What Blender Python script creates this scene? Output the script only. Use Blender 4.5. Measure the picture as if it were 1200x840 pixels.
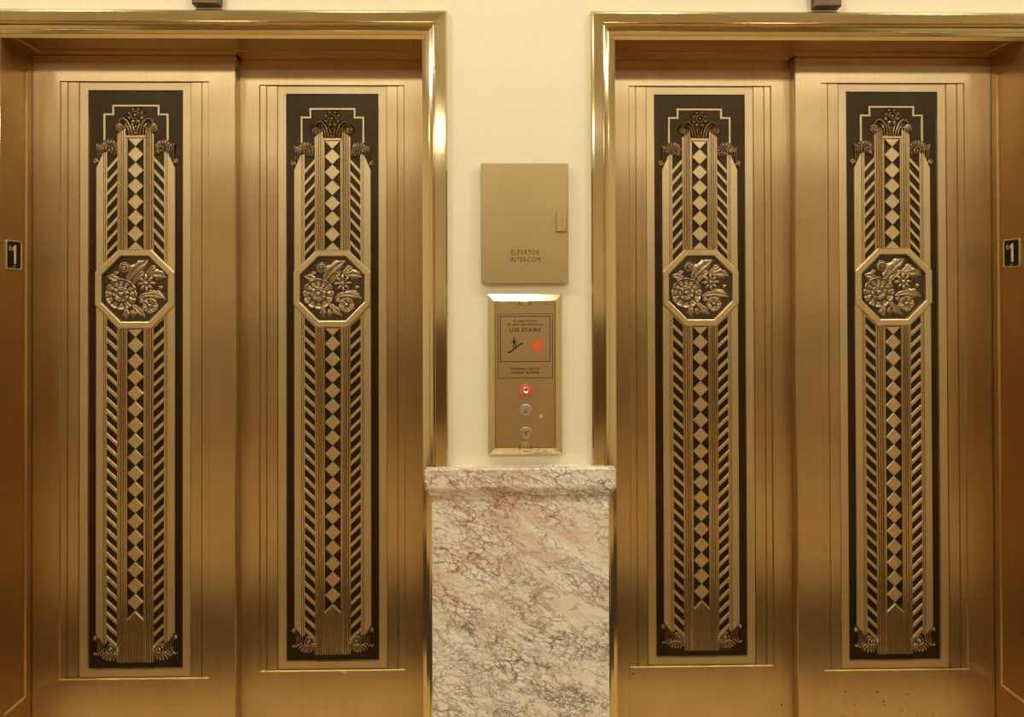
import bpy, math, random
from math import sin, cos, pi, radians, sqrt, atan2
from mathutils import Vector, Matrix

for o in list(bpy.data.objects):
    bpy.data.objects.remove(o)
random.seed(7)
SC = bpy.context.scene
COL = SC.collection

# ------------------------------------------------------------------ camera
F_PX = 1060.0
CAM = (-0.0668, -2.421, 1.5015)
YAW, PITCH, ROLL = 0.0214, 0.0096, -0.0029
fw = Vector((sin(YAW)*cos(PITCH), cos(YAW)*cos(PITCH), sin(PITCH)))
r0 = Vector((cos(YAW), -sin(YAW), 0)); u0 = r0.cross(fw)
r1 = r0*cos(ROLL)+u0*sin(ROLL); u1 = -r0*sin(ROLL)+u0*cos(ROLL)
cd = bpy.data.cameras.new('camera'); cam = bpy.data.objects.new('camera', cd); COL.objects.link(cam)
cd.sensor_fit = 'HORIZONTAL'; cd.sensor_width = 36.0; cd.lens = F_PX/1200*36.0
cd.shift_y = -80.1/1200; cd.clip_start = 0.02
cam.matrix_world = Matrix(((r1.x, u1.x, -fw.x, CAM[0]), (r1.y, u1.y, -fw.y, CAM[1]),
                           (r1.z, u1.z, -fw.z, CAM[2]), (0, 0, 0, 1)))
SC.camera = cam

# ------------------------------------------------------------------ world, view, light levels
w = bpy.data.worlds.new('world'); SC.world = w; w.use_nodes = True
w.node_tree.nodes['Background'].inputs[0].default_value = (1.0, 0.86, 0.66, 1)
w.node_tree.nodes['Background'].inputs[1].default_value = 0.02
vs = SC.view_settings
vs.view_transform = 'Standard'; vs.look = 'None'; vs.gamma = 1.0; vs.exposure = -0.18
vs.use_curve_mapping = False
LIGHT_WASH = 215.0       # recessed downlights along the elevator wall
LIGHT_MAIN = 22.0        # round ceiling lights down the middle of the lobby
LAMP_COL = (1.0, 0.90, 0.71)

# ------------------------------------------------------------------ main dimensions (metres)
WY = -0.18              # plaster face of the elevator wall; door leaves sit behind it
ROOM_X, ROOM_Y, CEIL = 3.6, -8.4, 3.05
OPEN_A, OPEN_B, OPEN_T = 0.241, 1.281, 2.150
PB = 0.525              # bottom of the dark inlay panel on every leaf
U = 0.002256            # metres per photo pixel on a front leaf

# ------------------------------------------------------------------ materials
MATS = {}
def nt_mat(name):
    m = bpy.data.materials.new(name); m.use_nodes = True
    n = m.node_tree; b = n.nodes['Principled BSDF']; MATS[name] = m
    return m, n, b
def L(n, a, b): n.links.new(a, b)
def ramp(n, stops):
    r = n.nodes.new('ShaderNodeValToRGB'); e = r.color_ramp.elements
    while len(e) < len(stops): e.new(0.5)
    for k, (p, c) in enumerate(stops):
        e[k].position = p; e[k].color = (*c, 1) if len(c) == 3 else c
    return r
def metal(name, c1, c2, rough, aniso, streak=(220, 220, 3), rvar=0.06, bump=0.0, spec_noise=6.0):
    m, n, b = nt_mat(name)
    b.inputs['Metallic'].default_value = 1.0
    tc = n.nodes.new('ShaderNodeTexCoord')
    mp = n.nodes.new('ShaderNodeMapping'); mp.inputs['Scale'].default_value = streak
    L(n, tc.outputs['Object'], mp.inputs[0])
    ns = n.nodes.new('ShaderNodeTexNoise'); ns.inputs['Scale'].default_value = 1.0; ns.inputs['Detail'].default_value = 3
    L(n, mp.outputs[0], ns.inputs[0])
    n2 = n.nodes.new('ShaderNodeTexNoise'); n2.inputs['Scale'].default_value = spec_noise; n2.inputs['Detail'].default_value = 4
    L(n, tc.outputs['Object'], n2.inputs[0])
    mx = n.nodes.new('ShaderNodeMath'); mx.operation = 'MULTIPLY_ADD'
    L(n, ns.outputs[0], mx.inputs[0]); mx.inputs[1].default_value = 0.35; mx.inputs[2].default_value = 0.0
    m2 = n.nodes.new('ShaderNodeMath'); m2.operation = 'MULTIPLY_ADD'
    L(n, n2.outputs[0], m2.inputs[0]); m2.inputs[1].default_value = 0.65; L(n, mx.outputs[0], m2.inputs[2])
    rp = ramp(n, [(0.3, c1), (0.7, c2)])
    L(n, m2.outputs[0], rp.inputs[0]); L(n, rp.outputs[0], b.inputs['Base Color'])
    rr = n.nodes.new('ShaderNodeMath'); rr.operation = 'MULTIPLY_ADD'
    L(n, ns.outputs[0], rr.inputs[0]); rr.inputs[1].default_value = rvar; rr.inputs[2].default_value = rough-rvar/2
    L(n, rr.outputs[0], b.inputs['Roughness'])
    if aniso:
        b.inputs['Anisotropic'].default_value = aniso
        g = n.nodes.new('ShaderNodeNewGeometry')
        cr = n.nodes.new('ShaderNodeVectorMath'); cr.operation = 'CROSS_PRODUCT'
        L(n, g.outputs['True Normal'], cr.inputs[0]); cr.inputs[1].default_value = (0, 0, 1)
        ad = n.nodes.new('ShaderNodeVectorMath'); ad.operation = 'ADD'
        L(n, cr.outputs[0], ad.inputs[0]); ad.inputs[1].default_value = (0.002, 0.001, 0)
        nm = n.nodes.new('ShaderNodeVectorMath'); nm.operation = 'NORMALIZE'
        L(n, ad.outputs[0], nm.inputs[0]); L(n, nm.outputs[0], b.inputs['Tangent'])
    if bump:
        bp = n.nodes.new('ShaderNodeBump'); bp.inputs['Strength'].default_value = bump; bp.inputs['Distance'].default_value = 0.0006
        L(n, ns.outputs[0], bp.inputs['Height']); L(n, bp.outputs[0], b.inputs['Normal'])
    return m
metal('brass', (0.50, 0.365, 0.185), (0.62, 0.470, 0.265), 0.30, 0.92)
metal('brass_light', (0.60, 0.475, 0.265), (0.69, 0.55, 0.32), 0.38, 0.6)
metal('brass_jamb', (0.43, 0.272, 0.115), (0.52, 0.34, 0.15), 0.34, 0.8)
metal('brass_polished', (0.60, 0.50, 0.29), (0.69, 0.58, 0.35), 0.11, 0.3, rvar=0.06)
metal('brass_plate', (0.48, 0.38, 0.19), (0.53, 0.42, 0.215), 0.42, 0.3)
metal('bronze_antique', (0.28, 0.212, 0.128), (0.41, 0.318, 0.20), 0.27, 0.0, streak=(60, 60, 60))
metal('bronze_ground', (0.065, 0.048, 0.03), (0.10, 0.075, 0.047), 0.4, 0.0, streak=(60, 60, 60))
metal('bronze_brown', (0.11, 0.078, 0.046), (0.17, 0.125, 0.076), 0.38, 0.0, streak=(60, 60, 60))
metal('brass_face', (0.47, 0.345, 0.175), (0.52, 0.39, 0.20), 0.42, 0.3)
metal('bronze_dark', (0.044, 0.032, 0.018), (0.066, 0.048, 0.028), 0.36, 0.5)
metal('steel', (0.55, 0.53, 0.50), (0.65, 0.63, 0.60), 0.25, 0.0, streak=(60, 60, 60))
metal('button_steel', (0.48, 0.43, 0.34), (0.55, 0.49, 0.39), 0.45, 0.0, streak=(60, 60, 60))

def plain(name, col, rough=0.5, emit=None, spec=None, estr=1.0, var_scale=35, var=0.045):
    m, n, b = nt_mat(name)
    tc = n.nodes.new('ShaderNodeTexCoord')
    ns = n.nodes.new('ShaderNodeTexNoise'); ns.inputs['Scale'].default_value = var_scale; ns.inputs['Detail'].default_value = 4
    L(n, tc.outputs['Object'], ns.inputs[0])
    rp = ramp(n, [(0.3, tuple(c*(1-var) for c in col)), (0.7, tuple(min(1, c*(1+var)) for c in col))])
    L(n, ns.outputs[0], rp.inputs[0]); L(n, rp.outputs[0], b.inputs['Base Color'])
    b.inputs['Roughness'].default_value = rough
    if spec is not None: b.inputs['Specular IOR Level'].default_value = spec
    if emit:
        b.inputs['Emission Color'].default_value = (*emit, 1); b.inputs['Emission Strength'].default_value = estr
    return m
def plaster(name, c):
    m = plain(name, c, 0.55, var=0.008); n = m.node_tree; b = n.nodes['Principled BSDF']
    tc = n.nodes.new('ShaderNodeTexCoord')
    ns = n.nodes.new('ShaderNodeTexNoise'); ns.inputs['Scale'].default_value = 90; ns.inputs['Detail'].default_value = 5
    L(n, tc.outputs['Object'], ns.inputs[0])
    bp = n.nodes.new('ShaderNodeBump'); bp.inputs['Strength'].default_value = 0.04; bp.inputs['Distance'].default_value = 0.001
    L(n, ns.outputs[0], bp.inputs['Height']); L(n, bp.outputs[0], b.inputs['Normal'])
plaster('plaster_cream', (0.83, 0.765, 0.575))
plaster('plaster_ceiling', (0.87, 0.84, 0.76))
plain('ink', (0.012, 0.009, 0.008), 0.5)
plain('engraved', (0.035, 0.018, 0.008), 0.6)
plain('red_paint', (0.72, 0.10, 0.04), 0.45)
plain('red_ring', (0.80, 0.09, 0.06), 0.35)
plain('sign_black', (0.008, 0.006, 0.006), 0.5, spec=0.15)
plain('sign_ivory', (0.72, 0.55, 0.34), 0.4)
plain('sign_grey', (0.42, 0.40, 0.42), 0.4)
plain('scuff', (0.50, 0.36, 0.20), 0.6)
plain('chip', (0.75, 0.62, 0.42), 0.5)
plain('speck', (0.05, 0.028, 0.012), 0.6)
plain('walnut', (0.16, 0.085, 0.04), 0.35)
plain('floor_stone', (0.71, 0.53, 0.28), 0.3)
plain('carpet', (0.032, 0.016, 0.008), 0.9)
plain('lens_dark', (0.16, 0.13, 0.09), 0.3)
plain('wash_lamp', (0.9, 0.9, 0.9), 0.5, emit=LAMP_COL, estr=LIGHT_WASH)
plain('main_lamp', (0.9, 0.9, 0.9), 0.5, emit=(1.0, 0.94, 0.82), estr=LIGHT_MAIN)

def marble(name, cream=(0.91, 0.87, 0.76), scale=1.0):
    m, n, b = nt_mat(name)
    b.inputs['Roughness'].default_value = 0.28
    tc = n.nodes.new('ShaderNodeTexCoord')
    mr = n.nodes.new('ShaderNodeMapping'); mr.inputs['Rotation'].default_value = (0, radians(-25), 0)
    mp = n.nodes.new('ShaderNodeMapping')
    L(n, tc.outputs['Object'], mr.inputs[0])
    mp.inputs['Scale'].default_value = (0.85*scale, 1.0*scale, 1.8*scale)
    L(n, mr.outputs[0], mp.inputs[0])
    def noise(sc, det, vec, dist=0.0, rough=0.55):
        x = n.nodes.new('ShaderNodeTexNoise'); x.inputs['Scale'].default_value = sc; x.inputs['Detail'].default_value = det
        x.inputs['Distortion'].default_value = dist; x.inputs['Roughness'].default_value = rough
        L(n, vec, x.inputs[0]); return x
    def warp(vec, sc, amt):
        x = noise(sc, 4, vec)
        s = n.nodes.new('ShaderNodeVectorMath'); s.operation = 'SUBTRACT'; L(n, x.outputs['Color'], s.inputs[0]); s.inputs[1].default_value = (.5, .5, .5)
        k = n.nodes.new('ShaderNodeVectorMath'); k.operation = 'SCALE'; L(n, s.outputs[0], k.inputs[0]); k.inputs['Scale'].default_value = amt
        a = n.nodes.new('ShaderNodeVectorMath'); a.operation = 'ADD'; L(n, vec, a.inputs[0]); L(n, k.outputs[0], a.inputs[1])
        return a.outputs[0]
    def crack(vec, sc, width):
        v = n.nodes.new('ShaderNodeTexVoronoi'); v.feature = 'DISTANCE_TO_EDGE'; v.inputs['Scale'].default_value = sc
        L(n, vec, v.inputs[0])
        r = ramp(n, [(0.0, (1, 1, 1)), (width, (0, 0, 0))]); L(n, v.outputs['Distance'], r.inputs[0]); return r.outputs[0]
    def mth(op, a, bb):
        x = n.nodes.new('ShaderNodeMath'); x.operation = op; x.use_clamp = True
        for i, q in enumerate((a, bb)):
            if isinstance(q, (int, float)): x.inputs[i].default_value = q
            else: L(n, q, x.inputs[i])
        return x.outputs[0]
    def mask(vec, sc, lo, hi, det=3):
        x = noise(sc, det, vec); r = ramp(n, [(lo, (0, 0, 0)), (hi, (1, 1, 1))]); L(n, x.outputs[0], r.inputs[0]); return r.outputs[0]
    def mix(fac, c1, c2):
        x = n.nodes.new('ShaderNodeMix'); x.data_type = 'RGBA'
        if isinstance(fac, (int, float)): x.inputs['Factor'].default_value = fac
        else: L(n, fac, x.inputs['Factor'])
        for s, c in (('A', c1), ('B', c2)):
            sock = [i for i in x.inputs if i.name == s and i.type == 'RGBA'][0]
            if isinstance(c, tuple): sock.default_value = (*c, 1)
            else: L(n, c, sock)
        return [o for o in x.outputs if o.type == 'RGBA'][0]
    base = mp.outputs[0]
    wv = warp(warp(base, 9, 0.10), 40, 0.022)
    wv2 = warp(warp(base, 14, 0.07), 60, 0.02)
    big = crack(wv, 12.0, 0.030); small = crack(wv2, 42.0, 0.10); tiny = crack(wv2, 95.0, 0.18)
    def ridge(vec, sc, wd, dist=1.2):
        x = noise(sc, 8, vec, dist, 0.6)
        d = n.nodes.new('ShaderNodeMath'); d.operation = 'SUBTRACT'; L(n, x.outputs[0], d.inputs[0]); d.inputs[1].default_value = 0.5
        ab = n.nodes.new('ShaderNodeMath'); ab.operation = 'ABSOLUTE'; L(n, d.outputs[0], ab.inputs[0])
        r = ramp(n, [(0.0, (1, 1, 1)), (wd, (0, 0, 0))]); L(n, ab.outputs[0], r.inputs[0]); return r.outputs[0]
    # bedding of the slab: red veining near its head, grey brecciation towards the foot
    sp = n.nodes.new('ShaderNodeSeparateXYZ'); L(n, tc.outputs['Object'], sp.inputs[0])
    hi = n.nodes.new('ShaderNodeMapRange'); L(n, sp.outputs['Z'], hi.inputs[0]); hi.inputs[1].default_value = 0.60; hi.inputs[2].default_value = 0.95
    lo = n.nodes.new('ShaderNodeMapRange'); L(n, sp.outputs['Z'], lo.inputs[0]); lo.inputs[1].default_value = 0.82; lo.inputs[2].default_value = 0.42
    mott = noise(16, 8, wv, 0.8, 0.65)
    tone = ramp(n, [(0.22, (0.64, 0.53, 0.40)), (0.38, (0.83, 0.76, 0.63)), (0.50, cream), (0.70, (0.97, 0.95, 0.88))]); L(n, mott.outputs[0], tone.inputs[0])
    pink = mth('MULTIPLY', mask(wv, 9, 0.42, 0.66, 7), mth('ADD', hi.outputs[0], 0.28))
    c = mix(mth('MULTIPLY', pink, 0.50), tone.outputs[0], (0.55, 0.30, 0.165))
    zone = mask(wv, 6.5, 0.45, 0.58, 4)
    m_s = mth('MULTIPLY', small, mth('ADD', mth('MULTIPLY', zone, 0.9), 0.03))
    m_t = mth('MULTIPLY', mth('MULTIPLY', tiny, mask(wv, 8.0, 0.50, 0.60, 4)), mth('ADD', lo.outputs[0], 0.35))
    vein_col = mix(mth('MULTIPLY', mth('ADD', hi.outputs[0], 0.2), mask(base, 9, 0.38, 0.58)), (0.13, 0.088, 0.065), (0.28, 0.075, 0.03))
    c = mix(mth('MULTIPLY', ridge(base, 9, 0.020), 0.65), c, vein_col)
    c = mix(mth('MULTIPLY', ridge(wv, 22, 0.016), 0.40), c, (0.36, 0.22, 0.14))
    c = mix(mth('MULTIPLY', big, mth('ADD', mth('MULTIPLY', zone, 0.8), 0.15)), c, vein_col)
    c = mix(mth('MULTIPLY', m_s, 0.85), c, vein_col)
    c = mix(mth('MULTIPLY', m_t, 0.85), c, (0.15, 0.12, 0.095))
    L(n, c, b.inputs['Base Color'])
    return m
marble('marble_breccia')
M = MATS

# ------------------------------------------------------------------ mesh helpers
class MB:
    def __init__(s): s.v = []; s.f = []; s.m = []; s.sm = []
    def add(s, verts, faces, mi=0, smooth=False):
        k = len(s.v); s.v += [tuple(p) for p in verts]
        s.f += [tuple(i+k for i in f) for f in faces]; s.m += [mi]*len(faces); s.sm += [smooth]*len(faces)
    def box(s, x0, x1, y0, y1, z0, z1, mi=0):
        x0, x1 = min(x0, x1), max(x0, x1); y0, y1 = min(y0, y1), max(y0, y1); z0, z1 = min(z0, z1), max(z0, z1)
        s.add([(x0,y0,z0),(x1,y0,z0),(x1,y1,z0),(x0,y1,z0),(x0,y0,z1),(x1,y0,z1),(x1,y1,z1),(x0,y1,z1)],
              [(0,3,2,1),(4,5,6,7),(0,1,5,4),(1,2,6,5),(2,3,7,6),(3,0,4,7)], mi)
    def bbox(s, x0, x1, y0, y1, z0, z1, b, mi=0):
        """box whose four front edges (towards -y) are chamfered by b"""
        s.loops([[(x0,y1,z0),(x1,y1,z0),(x1,y1,z1),(x0,y1,z1)],
                 [(x0,y0+b,z0),(x1,y0+b,z0),(x1,y0+b,z1),(x0,y0+b,z1)],
                 [(x0+b,y0,z0+b),(x1-b,y0,z0+b),(x1-b,y0,z1-b),(x0+b,y0,z1-b)]], mi, cap0=True, cap1=True)
    def loops(s, ls, mi=0, cap0=False, cap1=False, smooth=False, closed=True):
        n = len(ls[0]); vs_ = [p for l in ls for p in l]; fs = []
        for k in range(len(ls)-1):
            for i in range(n if closed else n-1):
                j = (i+1) % n
                fs.append((k*n+i, k*n+j, (k+1)*n+j, (k+1)*n+i))
        if cap0: fs.append(tuple(range(n))[::-1])
        if cap1: fs.append(tuple((len(ls)-1)*n+i for i in range(n)))
        s.add(vs_, fs, mi, smooth)
    def prism(s, pts, yf, yb, b=0.0, mi=0):
        """outline (x,z), counter-clockwise from the front, chamfered front edge"""
        if area(pts) < 0: pts = pts[::-1]
        ls = [[(x, yb, z) for x, z in pts], [(x, yf+b, z) for x, z in pts]]
        if b: ls.append([(x, yf, z) for x, z in inset(pts, b)])
        s.loops(ls, mi, cap1=True)
    def strip(s, prof, zb, zt, mis=None, smooth=False):
        """profile [(x,y)] extruded upward; zb/zt numbers or functions of x"""
        fb = zb if callable(zb) else (lambda x: zb); ft = zt if callable(zt) else (lambda x: zt)
        for k in range(len(prof)-1):
            (xa, ya), (xb, yb) = prof[k], prof[k+1]
            s.add([(xa,ya,fb(xa)),(xb,yb,fb(xb)),(xb,yb,ft(xb)),(xa,ya,ft(xa))], [(0,1,2,3)], mis[k] if mis else 0, smooth)
        # close the ends down to the backing
        yb_ = max(y for x, y in prof)
        for fn in (fb, ft):
            for k in range(len(prof)-1):
                (xa, ya), (xb, yb) = prof[k], prof[k+1]
                s.add([(xa,ya,fn(xa)),(xb,yb,fn(xb)),(xb,yb_+1e-4,fn(xb)),(xa,yb_+1e-4,fn(xa))], [(0,1,2,3)], mis[k] if mis else 0)
    def petal(s, path, wid, hgt, y0, nsec=6, vein=0.0, mi=0):
        """a rounded leaf, ray or tendril swept along path [(x,z)]"""
        n = len(path); ls = []
        for i, (x, z) in enumerate(path):
            a = path[max(0, i-1)]; b = path[min(n-1, i+1)]
            d = Vector((b[0]-a[0], b[1]-a[1])); d = d.normalized() if d.length else Vector((1, 0)); nx, nz = -d.y, d.x
            row = []
            for k in range(nsec+1):
                t = -1+2*k/nsec
                h = hgt[i]*(sqrt(max(0, 1-t*t)) - vein*max(0, 1-abs(t)*3))
                row.append((x+nx*wid[i]*t, y0-h, z+nz*wid[i]*t))
            ls.append(row)
        s.loops(ls, mi, smooth=True, closed=False)
    def dome(s, cx, cz, r, h, y0, seg=16, rings=4, mi=0):
        ls = []
        for k in range(rings):
            a = k/rings*pi/2
            ls.append([(cx+r*cos(a)*cos(2*pi*i/seg), y0-h*sin(a), cz+r*cos(a)*sin(2*pi*i/seg)) for i in range(seg)])
        m0 = len(s.v); s.loops(ls, mi, smooth=True)
        top = len(s.v); s.v.append((cx, y0-h, cz)); last = top-seg
        for i in range(seg):
            s.f.append((last+i, last+(i+1) % seg, top)); s.m.append(mi); s.sm.append(True)
    def lathe(s, cx, cz, prof, seg=32, mi=0, smooth=True, cap=True):
        ls = [[(cx+r*cos(2*pi*i/seg), y, cz+r*sin(2*pi*i/seg)) for i in range(seg)] for r, y in prof]
        s.loops(ls, mi, smooth=smooth, cap1=cap)
    def polar(s, cx, cz, R, H, y0, nr, na, mi=0, mf=None):
        """polar height field: R(theta) outline, H(rho,theta) height"""
        ls = []
        for j in range(nr+1):
            rho = 1-j/nr*0.98
            ls.append([(cx+R(2*pi*i/na)*rho*cos(2*pi*i/na), y0-H(rho, 2*pi*i/na), cz+R(2*pi*i/na)*rho*sin(2*pi*i/na)) for i in range(na)])
        k0 = len(s.f); s.loops(ls, mi, smooth=True, cap1=True)
        if mf:
            for j in range(nr):
                for i in range(na): s.m[k0+j*na+i] = mf(1-(j+0.5)/nr*0.98, 2*pi*(i+0.5)/na)
    def relief(s, y0, k):
        s.v = [(x, y0-(y0-y)*k, z) for x, y, z in s.v]; return s
    def build(s, name, mats, parent=None, loc=None):
        me = bpy.data.meshes.new(name)
        me.from_pydata(s.v, [], s.f)
        for q in (mats if isinstance(mats, (list, tuple)) else [mats]): me.materials.append(M[q])
        me.polygons.foreach_set('material_index', s.m); me.polygons.foreach_set('use_smooth', s.sm)
        me.update()
        return link(name, me, parent, loc)
def link(name, me, parent=None, loc=None):
    o = bpy.data.objects.new(name, me); COL.objects.link(o)
    if parent: o.parent = parent
    if loc: o.location = loc
    return o
def area(p): return 0.5*sum(p[i][0]*p[(i+1) % len(p)][1]-p[(i+1) % len(p)][0]*p[i][1] for i in range(len(p)))
def inset(p, d):
    out = []; n = len(p)
    for i in range(n):
        a, b, c = Vector(p[i-1]), Vector(p[i]), Vector(p[(i+1) % n])
        e1 = (b-a).normalized(); e2 = (c-b).normalized()
        n1 = Vector((-e1.y, e1.x)); n2 = Vector((-e2.y, e2.x))
        k = (n1+n2); k = k/max(0.25, k.dot(n1)) if k.length else n1
        out.append((b.x+k.x*d, b.y+k.y*d))
    return out
def thing(name, label, cat, loc=(0, 0, 0), group=None):
    o = bpy.data.objects.new(name, None); COL.objects.link(o); o.location = loc; o.empty_display_size = 0.05
    return tag(o, label, cat, group)
def tag(o, label, cat, group=None):
    o['label'] = label; o['category'] = cat; o['kind'] = 'thing'
    if group: o['group'] = group
    return o
def struct(o): o['kind'] = 'structure'; return o
def copy_tree(o, parent=None):
    c = o.copy(); COL.objects.link(c)
    if parent: c.parent = parent
    for ch in list(o.children): copy_tree(ch, c)
    return c
FONT = None
def text(name, body, size, mat, parent, loc, rot=(pi/2, 0, 0), align='CENTER', depth=0.0003, sx=1.0, spacing=1.0, bold=0.0):
    cu = bpy.data.curves.new(name, 'FONT'); cu.body = body; cu.size = size; cu.align_x = align; cu.align_y = 'CENTER'
    cu.extrude = depth; cu.space_character = spacing; cu.offset = bold; cu.resolution_u = 2
    t = bpy.data.objects.new(name, cu); COL.objects.link(t)
    dg = bpy.context.evaluated_depsgraph_get(); me = bpy.data.meshes.new_from_object(t.evaluated_get(dg))
    bpy.data.objects.remove(t); bpy.data.curves.remove(cu)
    me.materials.clear(); me.materials.append(M[mat])
    o = link(name, me, parent, loc); o.rotation_euler = rot; o.scale = (sx, 1, 1)
    return o

# ================================================================== the setting
m = MB()
T = OPEN_T
m.box(-OPEN_A+0.035, OPEN_A-0.035, WY, -0.02, 0, T+0.035)               # pier between the elevators
m.box(-ROOM_X, ROOM_X, WY, -0.02, T+0.035, CEIL)                      # above the openings
m.box(-ROOM_X, -OPEN_B-0.035, WY, -0.02, 0, T+0.035); m.box(OPEN_B+0.035, ROOM_X, WY, -0.02, 0, T+0.035)
struct(m.build('wall_back', 'plaster_cream'))
m = MB(); m.box(-ROOM_X, ROOM_X, ROOM_Y-0.1, 0.16, -0.1, 0); struct(m.build('floor', 'floor_stone'))
m = MB(); m.box(-ROOM_X, ROOM_X, ROOM_Y-0.1, 0.16, CEIL, CEIL+0.1); struct(m.build('ceiling', 'plaster_ceiling'))
m = MB(); m.box(-ROOM_X, ROOM_X, ROOM_Y-0.1, ROOM_Y, 0, CEIL); struct(m.build('wall_front', 'plaster_cream'))
m = MB(); m.box(-ROOM_X-0.1, -ROOM_X, ROOM_Y-0.1, 0.16, 0, CEIL); struct(m.build('wall_left', 'plaster_cream'))
m = MB(); m.box(ROOM_X, ROOM_X+0.1, ROOM_Y-0.1, 0.16, 0, CEIL); struct(m.build('wall_right', 'plaster_cream'))
m = MB(); m.box(-ROOM_X, ROOM_X, 0.12, 0.16, 0, CEIL); struct(m.build('wall_shaft', 'ink'))
# dark panelled dado of the lobby's other walls
m = MB()
m.box(-ROOM_X, ROOM_X, ROOM_Y, ROOM_Y+0.03, 0, 1.2)
m.box(-ROOM_X, ROOM_X, ROOM_Y, ROOM_Y+0.05, 1.2, 1.25)
struct(m.build('trim_1', 'walnut'))
for sx, nm in ((-1, 'baseboard_left'), (1, 'baseboard_right')):
    m = MB(); m.box(sx*ROOM_X, sx*(ROOM_X-0.03), ROOM_Y+0.05, WY-0.001, 0, 0.20); m.box(sx*ROOM_X, sx*(ROOM_X-0.05), ROOM_Y+0.05, WY-0.001, 0.20, 0.22)
    struct(m.build(nm, 'walnut'))
m = MB(); m.bbox(-3.2, 3.2, -2.36, -1.15, 0, 0.008, 0.002)
tag(m.build('carpet_runner', 'carpet'), 'dark brown carpet runner laid along the pale stone lobby floor', 'carpet')

# ceiling lights
def downlight(x, y):
    t = thing('recessed_downlight', 'recessed downlight with brass rim in the ceiling along the elevator wall', 'ceiling light', (x, y, CEIL), 'downlights along the elevator wall')
    a = MB(); seg = 24
    a.loops([[(r*cos(2*pi*i/seg), r*sin(2*pi*i/seg), z) for i in range(seg)] for r, z in ((0.10, 0), (0.10, -0.006), (0.085, -0.012), (0.075, -0.004))], 0, smooth=True)
    a.build('rim', 'brass_polished', t)
    a = MB(); a.loops([[(r*cos(2*pi*i/seg), r*sin(2*pi*i/seg), z) for i in range(seg)] for r, z in ((0.076, -0.003), (0.05, -0.005))], 0, cap1=True)
    a.build('lens', 'wash_lamp', t)
for x in (-2.2, -1.1, 0.0, 1.1, 2.2): downlight(x, -1.10)
def drumlight(x, y):
    t = thing('drum_light', 'round drum light with brass rim and white diffuser on the lobby ceiling', 'ceiling light', (x, y, CEIL), 'drum lights down the lobby')
    a = MB(); seg = 32
    a.loops([[(r*cos(2*pi*i/seg), r*sin(2*pi*i/seg), z) for i in range(seg)] for r, z in ((0.25, 0), (0.25, -0.03), (0.235, -0.035))], 0, smooth=True)
    a.build('rim', 'brass_polished', t)
    a = MB(); a.loops([[(r*cos(2*pi*i/seg), r*sin(2*pi*i/seg), z) for i in range(seg)] for r, z in ((0.235, -0.03), (0.23, -0.08), (0.2, -0.095), (0.1, -0.10))], 0, cap1=True, smooth=True)
    a.build('diffuser', 'main_lamp', t)
for x in (-2.4, -0.8, 0.8, 2.4):
    for y in (-3.2, -6.0): drumlight(x, y)

# ================================================================== elevator surrounds
PROF = [(0.063, WY-0.0004), (0.063, WY-0.013), (0.060, WY-0.0165), (0.056, WY-0.0165), (0.034, WY-0.0188), (0.034, WY-0.0075), (0.0325, WY-0.0070),
        (0.028, WY-0.008), (0.026, WY-0.004), (0.019, WY-0.002), (0.019, WY+0.003), (0.0175, WY+0.003), (0.009, WY+0.006), (0.009, WY+0.010), (0.0, WY+0.014)]
def tray(mb, mp, u0_, u1_, v0, v1, a0, a1, b0, b1, d, ch, mi=0):
    """flat plate (u,v) with a recessed field; mp(u,v,n) maps to space, n>0 is into the plate. Returns field corners."""
    rect = lambda p, q, r, s_, n: [mp(p, r, n), mp(q, r, n), mp(q, s_, n), mp(p, s_, n)]
    mb.loops([rect(u0_, u1_, v0, v1, 0), rect(a0, a1, b0, b1, 0), rect(a0+ch, a1-ch, b0+ch, b1-ch, d)], mi)
    return rect(a0+ch, a1-ch, b0+ch, b1-ch, d)
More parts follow.
